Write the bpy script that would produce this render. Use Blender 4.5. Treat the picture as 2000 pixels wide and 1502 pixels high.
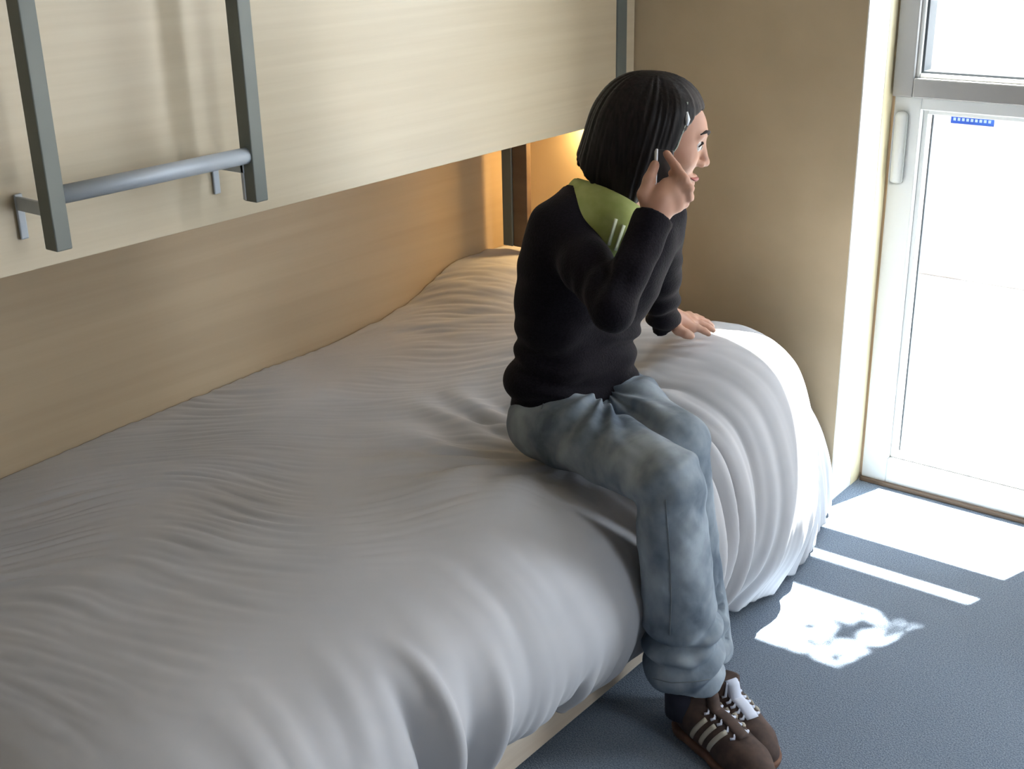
import bpy, bmesh, math, random
import numpy as np
from mathutils import Vector, Matrix
random.seed(4); rng = np.random.RandomState(7)
S = bpy.context.scene
for o_ in list(bpy.data.objects): bpy.data.objects.remove(o_)
R_ = math.radians

# ------------------------------------------------------------------ camera
YAW, PITCH, ROLL, FPX = R_(38.75), R_(21.27), R_(-1.28), 2432.0
EYE = np.array([0., 0., 1.5])
fw = np.array([-math.sin(YAW)*math.cos(PITCH), math.cos(YAW)*math.cos(PITCH), -math.sin(PITCH)])
r0 = np.array([math.cos(YAW), math.sin(YAW), 0.]); u0 = np.cross(r0, fw)
rt = math.cos(ROLL)*r0+math.sin(ROLL)*u0; up = -math.sin(ROLL)*r0+math.cos(ROLL)*u0
cam_d = bpy.data.cameras.new('camera'); cam = bpy.data.objects.new('camera', cam_d)
S.collection.objects.link(cam); S.camera = cam
cam_d.sensor_width = 36; cam_d.lens = 36*FPX/2000; cam_d.clip_start = 0.02
m = Matrix.Identity(4)
for i in range(3):
    m[i][0] = rt[i]; m[i][1] = up[i]; m[i][2] = -fw[i]; m[i][3] = EYE[i]
cam.matrix_world = m

# ------------------------------------------------------------------ world, sun, daylight, exposure
S.view_settings.view_transform = 'Standard'; S.view_settings.look = 'None'
S.view_settings.gamma = 1; S.view_settings.use_curve_mapping = False
S.view_settings.exposure = 0.15
w = bpy.data.worlds.new('sky'); S.world = w; w.use_nodes = True
bg = w.node_tree.nodes['Background']; bg.inputs[0].default_value = (0.78, 0.89, 1.0, 1); bg.inputs[1].default_value = 11.5

def lamp(name, kind, loc, energy, color, **kw):
    d = bpy.data.lights.new(name, kind); d.energy = energy; d.color = color
    for k, v in kw.items(): setattr(d, k, v)
    ob = bpy.data.objects.new(name, d); ob.location = loc; S.collection.objects.link(ob); return ob
SUN_DIR = Vector((-0.323, -1.0, -2.6)).normalized()
sun = lamp('sun', 'SUN', (3, 6, 6), 60.0, (1.0, 0.96, 0.88), angle=R_(0.53))
sun.rotation_euler = SUN_DIR.to_track_quat('-Z', 'Y').to_euler()
# portals guide the sky's light through the two glazed openings (they emit nothing themselves)
for nm_, px_, sx_ in (('sky_portal_window', -.845, .62), ('sky_portal_second_window', .70, .84)):
    wl = lamp(nm_, 'AREA', (px_, 3.12, 1.24), 1.0, (1, 1, 1), shape='RECTANGLE', size=sx_, size_y=2.4)
    wl.rotation_euler = (R_(-90), 0, 0); wl.data.cycles.is_portal = True

wl = lamp('sky_portal_added_opening', 'AREA', (1.72, 1.30, 1.62), 1.0, (1, 1, 1), shape='RECTANGLE', size=1.2, size_y=.5)  # this side opening is added to fill the duvet edge with sky light
wl.rotation_euler = (0, R_(90), 0); wl.data.cycles.is_portal = True
# ------------------------------------------------------------------ helpers
def link(ob): S.collection.objects.link(ob); return ob
def tag(o, label=None, cat=None, group=None, kind=None):
    for k, v in (('label', label), ('category', cat), ('group', group), ('kind', kind)):
        if v: o[k] = v
    return o
def thing(name, label, cat, loc=(0, 0, 0), group=None):
    o = bpy.data.objects.new(name, None); o.location = loc; o.empty_display_size = .1
    return tag(link(o), label, cat, group)
def finish(name, me, mat, parent=None, smooth=True):
    me.materials.append(mat)
    if smooth:
        me.polygons.foreach_set('use_smooth', [True]*len(me.polygons))
    o = link(bpy.data.objects.new(name, me))
    if parent:
        o.parent = parent
        o.matrix_parent_inverse = Matrix.Translation(-Vector(parent.location)) if parent.type == 'EMPTY' else Matrix.Identity(4)
    return o
def fromnp(name, V, F, mat, parent=None, smooth=True):
    me = bpy.data.meshes.new(name); me.from_pydata([tuple(v) for v in V], [], [tuple(int(i) for i in f) for f in F]); me.update()
    return finish(name, me, mat, parent, smooth)
def box_bm(bm, lo, hi, bev=0.0, seg=2):
    vs = [bm.verts.new((x, y, z)) for x in (lo[0], hi[0]) for y in (lo[1], hi[1]) for z in (lo[2], hi[2])]
    fs = [bm.faces.new([vs[i] for i in q]) for q in ((0, 1, 3, 2), (4, 6, 7, 5), (0, 4, 5, 1), (2, 3, 7, 6), (0, 2, 6, 4), (1, 5, 7, 3))]
    if bev:
        es = list({e for f in fs for e in f.edges})
        bmesh.ops.bevel(bm, geom=es, offset=bev, segments=seg, affect='EDGES', profile=.5)
def box(name, lo, hi, mat, parent=None, bev=0.0, rot=None):
    bm = bmesh.new(); box_bm(bm, lo, hi, bev)
    bmesh.ops.recalc_face_normals(bm, faces=bm.faces)
    if rot: bmesh.ops.rotate(bm, cent=rot[0], matrix=Matrix.Rotation(rot[1], 3, rot[2]), verts=bm.verts)
    me = bpy.data.meshes.new(name); bm.to_mesh(me); bm.free()
    return finish(name, me, mat, parent, smooth=False)
def tube(name, pts, rad, mat, parent=None, n=12, cap=True, flat=None):
    """Swept tube. rad: number or list. flat=(axis, factor) squashes the section along a world axis."""
    P_ = [np.array(p, float) for p in pts]; V = []; F = []
    rs = rad if hasattr(rad, '__len__') else [rad]*len(P_)
    ref = None
    for i, p in enumerate(P_):
        t = (P_[min(i+1, len(P_)-1)]-P_[max(i-1, 0)]); t /= np.linalg.norm(t)
        if ref is None: ref = np.array([0, 0, 1.]) if abs(t[2]) < .9 else np.array([1., 0, 0])
        a = ref-t*(ref@t); a /= np.linalg.norm(a); b = np.cross(t, a); ref = a
        for k in range(n):
            th = 2*math.pi*k/n; d = math.cos(th)*a+math.sin(th)*b
            if flat is not None:
                ax = np.array(flat[0]); d = d-ax*(d@ax)*(1-flat[1])
            V.append(p+rs[i]*d)
        if i:
            for k in range(n): F.append((n*(i-1)+k, n*(i-1)+(k+1) % n, n*i+(k+1) % n, n*i+k))
    if cap:
        F.append(tuple(range(n-1, -1, -1))); F.append(tuple(range(n*(len(P_)-1), n*len(P_))))
    return fromnp(name, V, F, mat, parent)

# ------------------------------------------------------------------ materials
def material(name, col, rough=.6, metal=0., spec=.5):
    mt = bpy.data.materials.new(name); mt.use_nodes = True
    b = mt.node_tree.nodes['Principled BSDF']
    b.inputs['Base Color'].default_value = (*col, 1); b.inputs['Roughness'].default_value = rough
    b.inputs['Metallic'].default_value = metal; b.inputs['Specular IOR Level'].default_value = spec
    return mt
def noisy(mt, col1, col2, scale=(1, 1, 1), nscale=5, detail=4, bump=0., bdist=.002, lo=.35, hi=.65, rot=(0, 0, 0)):
    nt = mt.node_tree; N = nt.nodes; L = nt.links; b = N['Principled BSDF']
    tc = N.new('ShaderNodeTexCoord'); mp = N.new('ShaderNodeMapping'); mp.inputs['Scale'].default_value = scale; mp.inputs['Rotation'].default_value = rot
    nz = N.new('ShaderNodeTexNoise'); nz.inputs['Scale'].default_value = nscale; nz.inputs['Detail'].default_value = detail
    cr = N.new('ShaderNodeValToRGB'); cr.color_ramp.elements[0].position = lo; cr.color_ramp.elements[1].position = hi
    cr.color_ramp.elements[0].color = (*col1, 1); cr.color_ramp.elements[1].color = (*col2, 1)
    L.new(tc.outputs['Object'], mp.inputs[0]); L.new(mp.outputs[0], nz.inputs['Vector']); L.new(nz.outputs['Fac'], cr.inputs[0]); L.new(cr.outputs[0], b.inputs['Base Color'])
    if bump:
        bp = N.new('ShaderNodeBump'); bp.inputs['Strength'].default_value = bump; bp.inputs['Distance'].default_value = bdist
        L.new(nz.outputs['Fac'], bp.inputs['Height']); L.new(bp.outputs[0], b.inputs['Normal'])
    return mt
M = {}
M['birch'] = noisy(material('birch_laminate', (.6, .5, .36), .38), (.57, .475, .33), (.61, .515, .365), (.6, .6, 22), 3, 5)
M['wallwood'] = noisy(material('tan_wall_board', (.5, .38, .25), .55), (.46, .35, .225), (.50, .385, .25), (.5, .5, 14), 3, 5)
M['endwall'] = noisy(material('tan_end_wall', (.5, .4, .27), .6), (.48, .385, .255), (.53, .425, .285), (2, 2, 2), 3, 4)
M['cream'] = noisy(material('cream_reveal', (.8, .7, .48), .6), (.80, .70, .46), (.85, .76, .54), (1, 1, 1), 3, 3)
M['sunlit_reveal'] = material('sunlight_painted_reveal', (.88, .87, .83), .5)  # sunlight on the reveal is put into this near-white colour
M['plaster'] = noisy(material('room_plaster', (.62, .58, .5), .8), (.30, .27, .22), (.34, .30, .25), (1, 1, 1), 3, 3)
M['carpet'] = noisy(material('blue_grey_carpet', (.12, .16, .2), .95, spec=.1), (.13, .165, .22), (.265, .315, .38), (1, 1, 1), 330, 3, bump=.8, bdist=.004)
M['duvet'] = noisy(material('greige_cotton', (.6, .56, .54), .85, spec=.2), (.455, .455, .475), (.51, .505, .52), (1, 1, 1), 4, 4)
b = M['duvet'].node_tree.nodes['Principled BSDF']; b.inputs['Sheen Weight'].default_value = .15
M['boardwood'] = noisy(material('pale_bed_board', (.6, .5, .4), .5), (.55, .45, .35), (.62, .53, .42), (1, 1, 20), 3, 4)
M['steel'] = noisy(material('grey_painted_steel', (.3, .33, .33), .45, .0), (.135, .15, .135), (.165, .18, .16), (1, 1, 1), 3, 2)
M['rung'] = noisy(material('satin_metal_tube', (.5, .54, .58), .5, .25), (.46, .50, .55), (.52, .56, .60), (1, 1, 1), 3, 2)
M['upframe'] = noisy(material('grey_window_frame', (.3, .29, .28), .5), (.32, .31, .30), (.36, .35, .34), (1, 1, 1), 3, 2)
M['lowframe'] = noisy(material('white_window_frame', (.75, .76, .75), .4), (.72, .73, .72), (.78, .79, .78), (1, 1, 1), 3, 2)
M['gasket'] = material('dark_gasket', (.05, .06, .07), .6)
M['brownpost'] = noisy(material('brown_steel', (.2, .13, .08), .5), (.14, .09, .055), (.18, .12, .075), (1, 1, 6), 3, 3)
M['mattress'] = noisy(material('mattress_ticking', (.6, .58, .52), .8), (.55, .53, .48), (.62, .6, .55), (1, 1, 1), 12, 3)
M['sticker'] = noisy(material('blue_sticker', (.05, .15, .6), .4), (.03, .10, .50), (.06, .17, .62), (1, 1, 1), 12, 2)
M['stickertext'] = material('sticker_print', (.55, .7, .95), .5)
M['ground'] = noisy(material('pale_gravel', (.7, .68, .64), .95), (.55, .52, .5), (.75, .72, .68), (1, 1, 1), 4, 6)
M['facade'] = noisy(material('pale_pink_render', (.7, .68, .62), .9), (.24, .19, .165), (.32, .27, .24), (3, 3, 1), 3, 5)
M['fin'] = noisy(material('shadow_slat_timber', (.45, .38, .3), .7), (.38, .31, .24), (.48, .40, .31), (.5, 6, 6), 4, 4)
M['leaf'] = noisy(material('green_leaf', (.1, .2, .05), .6), (.07, .16, .03), (.13, .26, .06), (1, 1, 1), 20, 2)
M['bark'] = noisy(material('twig_bark', (.15, .1, .07), .8), (.12, .08, .05), (.2, .14, .1), (1, 1, 8), 20, 3)
M['sweater'] = noisy(material('black_brown_knit', (.012, .008, .012), .85, spec=.15), (.004, .0025, .0045), (.008, .0055, .009), (1, 1, 1), 260, 2, bump=.5, bdist=.002)
M['sweater'].node_tree.nodes['Principled BSDF'].inputs['Sheen Weight'].default_value = .03
M['skin'] = noisy(material('skin', (.5, .27, .19), .5), (.47, .245, .165), (.56, .32, .225), (1, 1, 1), 14, 3)
b = M['skin'].node_tree.nodes['Principled BSDF']; b.inputs['Subsurface Weight'].default_value = .12; b.inputs['Subsurface Radius'].default_value = (.01, .004, .002)
M['hair'] = noisy(material('black_brown_hair', (.012, .008, .007), .5, spec=.25), (.005, .0035, .0035), (.013, .009, .008), (1, 1, .12), 160, 3, bump=.35, bdist=.002)
M['lime'] = noisy(material('lime_cotton', (.36, .42, .13), .8), (.33, .39, .11), (.42, .48, .17), (1, 1, 1), 30, 3)
M['limestripe'] = material('pale_stripe', (.68, .72, .52), .8)
M['eyewhite'] = material('eye_white', (.7, .66, .62), .25)
M['iris'] = material('eye_iris', (.03, .015, .01), .2)
M['brow'] = material('eyebrow', (.02, .012, .01), .8)
M['lip'] = material('lip', (.42, .13, .11), .45)
M['silver'] = noisy(material('phone_silver', (.65, .67, .7), .3, .5), (.6, .62, .66), (.7, .72, .75), (1, 1, 1), 8, 2)
M['phonedark'] = material('phone_dark', (.015, .015, .018), .3)
M['clip'] = material('hair_highlight_green', (.30, .36, .30), .3)  # colour of the painted highlight along the hair edge
M['shoebrown'] = noisy(material('brown_suede', (.07, .04, .03), .8), (.045, .026, .020), (.085, .05, .038), (1, 1, 1), 40, 3)
M['shoestripe'] = material('shoe_beige_stripe', (.42, .38, .31), .7)
M['sole'] = noisy(material('shoe_sole', (.2, .1, .05), .7), (.10, .045, .03), (.18, .085, .05), (1, 1, 1), 30, 2)
M['lace'] = material('white_lace_and_lit_tongue', (.62, .66, .78), .7)  # laces, and the far shoe's tongue as its painted lit edge
M['sock'] = material('dark_sock', (.02, .02, .035), .9)
M['warm'] = material('lamp_housing', (.6, .58, .5), .5)

# denim: blue-grey, paler on rubbed areas, a slub grain
dn = material('faded_denim', (.3, .36, .42), .85, spec=.2); noisy(dn, (.105, .135, .175), (.37, .42, .465), (1, 1, .7), 13, 10, bump=.5, bdist=.003, lo=.33, hi=.70); M['denim'] = dn
M['seam'] = material('denim_seam', (.15, .17, .19), .9)
# glass
g = bpy.data.materials.new('window_glass'); g.use_nodes = True; nt = g.node_tree; nt.nodes.clear()
out = nt.nodes.new('ShaderNodeOutputMaterial'); mx = nt.nodes.new('ShaderNodeMixShader'); tr = nt.nodes.new('ShaderNodeBsdfTransparent'); gl = nt.nodes.new('ShaderNodeBsdfGlossy'); gl.inputs['Roughness'].default_value = .02
mx.inputs[0].default_value = .06; tr.inputs[0].default_value = (.97, .99, 1, 1)
nt.links.new(tr.outputs[0], mx.inputs[1]); nt.links.new(gl.outputs[0], mx.inputs[2]); nt.links.new(mx.outputs[0], out.inputs[0]); M['glass'] = g
# lamp tube
e = bpy.data.materials.new('lamp_glow'); e.use_nodes = True; eb = e.node_tree.nodes['Principled BSDF']; eb.inputs['Emission Color'].default_value = (1, .72, .35, 1); eb.inputs['Emission Strength'].default_value = 14; M['glow'] = e

# ------------------------------------------------------------------ room shell
XW, YE, XC, YW = -2.19, 2.82, -1.195, 3.09      # bed wall, end wall, reveal corner, outer face of window wall
st = lambda o: tag(o, kind='structure')
st(box('floor', (-2.35, -1.6, -.12), (1.68, YW, 0), M['carpet']))
st(box('ceiling', (-2.35, -1.6, 2.5), (1.68, YW, 2.62), M['plaster']))
st(box('wall_left', (XW-.16, -1.6, 0), (XW, YE, 2.5), M['wallwood']))
st(box('wall_end', (XW-.16, YE, 0), (XC-.003, YW, 2.5), M['endwall']))
st(box('trim_1', (XC-.003, YE+.001, 0), (XC, YE+.125, 2.5), M['sunlit_reveal']))  # front part of the reveal, sunlight painted in as white
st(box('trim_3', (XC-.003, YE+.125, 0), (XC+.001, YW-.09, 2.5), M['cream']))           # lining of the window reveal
st(box('wall_back', (-2.35, -1.72, 0), (1.68, -1.6, 2.5), M['plaster']))
for lo_, hi_ in (((1.56, -1.6, 0), (1.68, 1.05, 2.5)), ((1.56, 1.55, 0), (1.68, YW, 2.5)), ((1.56, 1.05, 0), (1.68, 1.55, 1.02)), ((1.56, 1.05, 2.22), (1.68, 1.55, 2.5))):  # gap between these pieces is an added opening for fill light
    st(box('wall_right', lo_, hi_, M['plaster']))
# window wall: pier between the two openings, head above, pier at the right
st(box('wall_window', (-.50, YE+.1, 0), (.22, YW, 2.5), M['endwall']))

st(box('wall_window', (1.12, YE+.1, 0), (1.68, YW, 2.5), M['endwall']))
# window 1: white lower leaf, grey upper frame, set with a degree of skew like the photo
def bar(name, lo, hi, mat, par, bev=.003): return box(name, lo, hi, mat, par, bev)
win = st(bpy.data.objects.new('window_1', None)); link(win); win.location = (-1.2, 3.0, 0)
x0, x1, yf = -1.188, -.502, 3.0
# lower fixed leaf
for nm, lo, hi in (('lower_frame', (x0, yf, .0), (x0+.068, yf+.07, 1.035)), ('lower_frame', (x1-.068, yf, .0), (x1, yf+.07, 1.035)),
                   ('lower_frame', (x0+.068, yf, .0), (x1-.068, yf+.07, .078)), ('lower_frame', (x0+.068, yf, 1.005), (x1-.068, yf+.07, 1.035))):
    bar(nm, lo, hi, M['lowframe'], win)
for nm, lo, hi in (('glazing_bead', (x0+.068, yf+.018, .078), (x0+.080, yf+.045, 1.005)), ('glazing_bead', (x1-.080, yf+.018, .078), (x1-.068, yf+.045, 1.005)),
                   ('glazing_bead', (x0+.080, yf+.018, .078), (x1-.080, yf+.045, .090)), ('glazing_bead', (x0+.080, yf+.018, .993), (x1-.080, yf+.045, 1.005))):
    bar(nm, lo, hi, M['lowframe'], win, .002)
bar('gasket', (x0+.080, yf+.046, .09), (x0+.084, yf+.052, .993), M['gasket'], win, 0)
bar('pane', (x0+.066, yf+.050, .076), (x1-.066, yf+.056, 1.007), M['glass'], win, 0)
bar('threshold', (x0, yf-.012, 0), (x1, yf-.001, .012), M['brownpost'], win, .002)
# upper grey casement, standing a little proud of the lower leaf
yu = yf-.02
for nm, lo, hi in (('upper_frame', (x0, yu, 1.036), (x0+.05, yf+.07, 2.499)), ('upper_frame', (x1-.05, yu, 1.036), (x1, yf+.07, 2.499)),
                   ('upper_frame', (x0+.05, yu, 1.036), (x1-.05, yf+.07, 1.082)), ('upper_frame', (x0+.05, yu, 2.45), (x1-.05, yf+.07, 2.499))):
    bar(nm, lo, hi, M['upframe'], win)
for nm, lo, hi in (('glazing_bead', (x0+.05, yu+.012, 1.082), (x0+.060, yf+.04, 2.45)), ('glazing_bead', (x1-.060, yu+.012, 1.082), (x1-.05, yf+.04, 2.45)),
                   ('glazing_bead', (x0+.060, yu+.012, 1.082), (x1-.060, yf+.04, 1.092))):
    bar(nm, lo, hi, M['lowframe'], win, .002)
bar('gasket', (x0+.060, yu+.02, 1.092), (x0+.066, yf+.045, 2.45), M['gasket'], win, 0)
bar('gasket', (x0+.066, yu+.02, 1.092), (x1-.06, yf+.045, 1.097), M['gasket'], win, 0)
bar('pane', (x0+.048, yf+.046, 1.080), (x1-.048, yf+.052, 2.452), M['glass'], win, 0)
# latch casting on the left stile of the lower leaf
bm = bmesh.new(); box_bm(bm, (x0+.006, yf-.014, .82), (x0+.040, yf-.0005, 1.0), .012, 3); bmesh.ops.recalc_face_normals(bm, faces=bm.faces)
me = bpy.data.meshes.new('latch_plate'); bm.to_mesh(me); bm.free(); finish('latch_plate', me, M['lowframe'], win)
# blue sticker with pale print stuck on the inside of the lower pane
stk = thing('sticker', 'small blue rectangular sticker with pale print on the lower window pane', 'sticker', (-1.01, yf+.049, .985))
yb = yf+.0495
box('sticker_sheet', (-1.062, yb-.0012, .972), (-.958, yb, .992), M['sticker'], stk)
for k in range(9):
    xx = -1.056+k*.0105
    box('printed_mark', (xx, yb-.0017, .979), (xx+.0062, yb-.0012, .986), M['stickertext'], stk)
# window 2 (outside the frame): same build, plain
win2 = st(bpy.data.objects.new('window_2', None)); link(win2); win2.location = (.22, 3.0, 0)
for lo, hi in (((.222, yf, 0), (.28, yf+.07, 2.499)), ((1.06, yf, 0), (1.118, yf+.07, 2.499)), ((.28, yf, 0), (1.06, yf+.07, .08)), ((.28, yf, 2.44), (1.06, yf+.07, 2.499))):
    bar('frame', lo, hi, M['lowframe'], win2)

# ------------------------------------------------------------------ outside
tag(box('ground', (-9, -6, -.30), (9, 16, -.121), M['ground']), kind='structure')
tag(box('sky_blocking_wall', (-7.0, 5.4, -.12), (.4, 5.6, 4.6), M['facade'], None, .01), 'wall outside beyond the window, added to block sky light', 'wall')  # added to cut the sky light coming through window 1
fin_a = tag(box('shadow_slat', (-1.9, 3.16, 2.00), (-.35, 3.30, 2.03), M['fin'], None, .004), 'horizontal timber slat added outside above the glazed door to cast a shadow band', 'shadow slat')  # unseen, added to cast the dark band across the sun patch

# ------------------------------------------------------------------ upper bunk, folded against the wall
XP = -1.82; ZP = .958; YP = 2.722
bunk = thing('upper_bunk', 'folded upper bunk with birch laminate side panel along the wall above the bed', 'bunk bed', (XP, 1.0, ZP))
bx_ = box('side_panel', (XP-.024, -.6, ZP), (XP, YP, 1.62), M['birch'], bunk, .0012)
box('bunk_base', (XW+.004, -.6, ZP+.045), (XP-.026, YP, ZP+.063), M['birch'], bunk)
box('edge_rail', (XW+.004, -.6, ZP+.002), (XW+.03, YP, ZP+.045), M['birch'], bunk)
post = tag(box('corner_post', (XP-.045, YP+.003, .50), (XP+.002, YP+.047, 2.497), M['steel'], None, .003), 'tall grey steel post at the right end of the bunk panel', 'post')
st(box('trim_2', (XP-.05, YP+.050, .62), (XP-.006, YE-.006, 2.497), M['birch']))
# support under the bunk at the corner
sup = thing('bunk_support', 'grey and brown steel upright under the bunk in the far corner', 'post', (-2.12, 2.62, .5))
box('post_face', (-2.135, 2.635, .60), (-2.102, 2.66, .998), M['steel'], sup, .002)
box('post_web', (-2.1015, 2.640, .60), (-2.052, 2.66, .998), M['brownpost'], sup, .002)
# under bunk lamp
lampo = thing('strip_lamp', 'warm strip lamp glowing under the bunk beside the far corner', 'lamp', (-2.02, 2.79, .98))
box('lamp_housing', (-1.99, 2.755, .966), (-1.87, 2.812, 1.0), M['warm'], lampo, .004)
box('lamp_tube', (-1.985, 2.765, .956), (-1.875, 2.800, .9655), M['glow'], lampo, .003)
lp = lamp('strip_lamp_light', 'AREA', (-1.93, 2.782, .95), 2.4, (1.0, .66, .28), shape='RECTANGLE', size=.10, size_y=.03); lp.parent = None

# ladder hanging in front of the panel
XL = -1.727
lad = thing('bunk_ladder', 'grey metal ladder hanging in front of the bunk panel', 'ladder', (XL, 1.24, 1.005))
def rail(y):
    box('rail', (XL-.009, y-.003, 1.010), (XL+.023, y+.025, 2.1), M['steel'], lad, .002)
rail(1.019); rail(1.417)
bm_r = tube('rung', [(XL+.006, 1.040, 1.092), (XL+.006, 1.418, 1.092)], .0145, M['rung'], lad, 20)
tube('rung', [(XL+.006, 1.040, 1.43), (XL+.006, 1.418, 1.43)], .0145, M['rung'], lad, 20)
for y in (1.046, 1.434):
    bk = box('bracket', (XP+.001, y-.022, 1.012), (XP+.006, y-.008, 1.085), M['rung'], lad, .002)
    box('bracket_arm', (XP+.008, y-.022, 1.060), (XL-.002, y-.016, 1.082), M['rung'], bk, .001)
    box('bracket_arm', (XL-.010, y-.022, 1.012), (XL-.003, y-.010, 1.082), M['rung'], bk, .001)
# small hinge screw on trim
# ------------------------------------------------------------------ bed
bed = thing('bed', 'lower bunk bed with pale wooden side board under the duvet', 'bed', (-1.7, 1.6, 0))
box('side_board', (-1.185, .55, .035), (-1.163, 2.56, .20), M['boardwood'], bed, .002)
box('side_board', (XW+.012, .55, .035), (XW+.034, YE-.02, .20), M['boardwood'], bed, .002)
box('end_board', (XW+.035, .55, .035), (-1.186, .572, .20), M['boardwood'], bed, .002)
box('slat_base', (XW+.035, .573, .17), (-1.186, 2.56, .19), M['boardwood'], bed)
for x_ in (XW+.06, -1.25):
    for y_ in (.62, 2.48): box('leg', (x_, y_, 0), (x_+.05, y_+.05, .169), M['boardwood'], bed, .002)
box('mattress', (XW+.03, .60, .205), (-1.24, 2.60, .395), M['mattress'], bed, .04)

# 2D value/perlin noise
PG = rng.rand(256, 256)*2*math.pi
def perlin(x, y):
    xi = np.floor(x).astype(int); yi = np.floor(y).astype(int); xf = x-xi; yf_ = y-yi
    def gr(ix, iy, dx, dy):
        a = PG[ix % 256, iy % 256]; return np.cos(a)*dx+np.sin(a)*dy
    s = lambda t: t*t*t*(t*(t*6-15)+10)
    a = gr(xi, yi, xf, yf_); b2 = gr(xi+1, yi, xf-1, yf_); c = gr(xi, yi+1, xf, yf_-1); d = gr(xi+1, yi+1, xf-1, yf_-1)
    u_, v_ = s(xf), s(yf_)
    return (a*(1-u_)+b2*u_)*(1-v_)+(c*(1-u_)+d*u_)*v_
def sstep(a, b_, x): t = np.clip((x-a)/(b_-a), 0, 1); return t*t*(3-2*t)
def gauss(x, c, s): return np.exp(-((x-c)/s)**2)

# duvet: cross sections (x,z) at stations along y, blended and swept
stations = [
 (.44, [(-2.17, .22), (-1.95, .24), (-1.6, .25), (-1.35, .24), (-1.22, .22), (-1.16, .18), (-1.15, .14), (-1.16, .115)]),
 (.52, [(-2.18, .36), (-1.95, .40), (-1.6, .41), (-1.32, .40), (-1.17, .35), (-1.10, .27), (-1.10, .19), (-1.15, .13)]),
 (.66, [(-2.185, .43), (-1.95, .475), (-1.6, .495), (-1.30, .485), (-1.13, .43), (-1.05, .33), (-1.065, .22), (-1.15, .145)]),
 (1.0, [(-2.185, .445), (-1.95, .485), (-1.6, .51), (-1.28, .505), (-1.11, .45), (-1.045, .34), (-1.07, .22), (-1.155, .160)]),
 (1.45, [(-2.185, .46), (-1.95, .485), (-1.6, .505), (-1.28, .50), (-1.11, .45), (-1.05, .33), (-1.08, .20), (-1.157, .125)]),
 (1.75, [(-2.185, .468), (-1.95, .48), (-1.6, .49), (-1.28, .485), (-1.11, .435), (-1.055, .31), (-1.08, .18), (-1.158, .088)]),
 (2.05, [(-2.185, .472), (-1.95, .48), (-1.6, .505), (-1.30, .53), (-1.12, .475), (-1.05, .32), (-1.06, .17), (-1.14, .045)]),
 (2.28, [(-2.185, .50), (-1.95, .515), (-1.65, .535), (-1.34, .580), (-1.13, .525), (-1.04, .35), (-1.035, .17), (-1.10, .02)]),
 (2.48, [(-2.185, .57), (-1.98, .575), (-1.70, .50), (-1.34, .548), (-1.175, .495), (-1.105, .33), (-1.09, .17), (-1.11, .015)]),
 (2.64, [(-2.185, .575), (-2.0, .57), (-1.72, .46), (-1.38, .497), (-1.245, .43), (-1.185, .28), (-1.16, .15), (-1.15, .015)]),
 (2.76, [(-2.185, .55), (-2.0, .545), (-1.75, .42), (-1.45, .425), (-1.33, .35), (-1.23, .25), (-1.185, .13), (-1.18, .02)]),
 (2.805, [(-2.185, .49), (-2.0, .48), (-1.75, .36), (-1.46, .35), (-1.35, .29), (-1.25, .2), (-1.20, .12), (-1.20, .04)]),
]
def hermite(ts, P_, t):
    ts = np.array(ts); P_ = np.array(P_, float); i = np.clip(np.searchsorted(ts, t)-1, 0, len(ts)-2)
    T = np.zeros_like(P_); T[1:-1] = (P_[2:]-P_[:-2])/(ts[2:]-ts[:-2]).reshape((-1,)+(1,)*(P_.ndim-1)); T[0] = (P_[1]-P_[0])/(ts[1]-ts[0]); T[-1] = (P_[-1]-P_[-2])/(ts[-1]-ts[-2])
    h = (ts[i+1]-ts[i]); s = (t-ts[i])/h; sh = (-1,)+(1,)*(P_.ndim-1); h = h.reshape(sh); s = s.reshape(sh)
    return (2*s**3-3*s**2+1)*P_[i]+(s**3-2*s**2+s)*h*T[i]+(-2*s**3+3*s**2)*P_[i+1]+(s**3-s**2)*h*T[i+1]
NY, NT = 520, 330
ys = np.linspace(.44, 2.805, NY)
ctrl = hermite([s[0] for s in stations], [s[1] for s in stations], ys)        # NY x 8 x 2
ref = np.array(stations[4][1]); dl = np.r_[0, np.cumsum(np.linalg.norm(np.diff(ref, axis=0), axis=1))]
tt = np.linspace(0, dl[-1], NT)
prof = hermite(dl, np.transpose(ctrl, (1, 0, 2)), tt)                          # NT x NY x 2
X = prof[..., 0].copy(); Z = prof[..., 1].copy(); Y = np.broadcast_to(ys, X.shape).copy(); T = np.broadcast_to(tt[:, None], X.shape)
# dip where she sits, and where the near thigh presses the edge
Z -= .035*gauss(X, -1.38, .20)*gauss(Y, 1.85, .22)*sstep(-1.05, -1.2, X)
Z -= .02*gauss(X, -1.12, .10)*gauss(Y, 1.74, .10)*sstep(.3, .42, Z)
Z += .034*gauss(X, -1.27, .15)*gauss(Y, 1.54, .13)*sstep(.3, .42, Z)
P3 = np.stack([X, Y, Z], -1)
def normals(P3):
    du = np.gradient(P3, axis=0); dv = np.gradient(P3, axis=1); n = np.cross(du, dv); n /= np.linalg.norm(n, axis=-1, keepdims=True)+1e-9
    if n[NT//4, NY//2, 2] < 0: n = -n
    return n
Nn = normals(P3)
top = 1-sstep(.86, 1.05, T); side = sstep(.90, 1.15, T); hem = sstep(1.22, 1.45, T)
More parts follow.
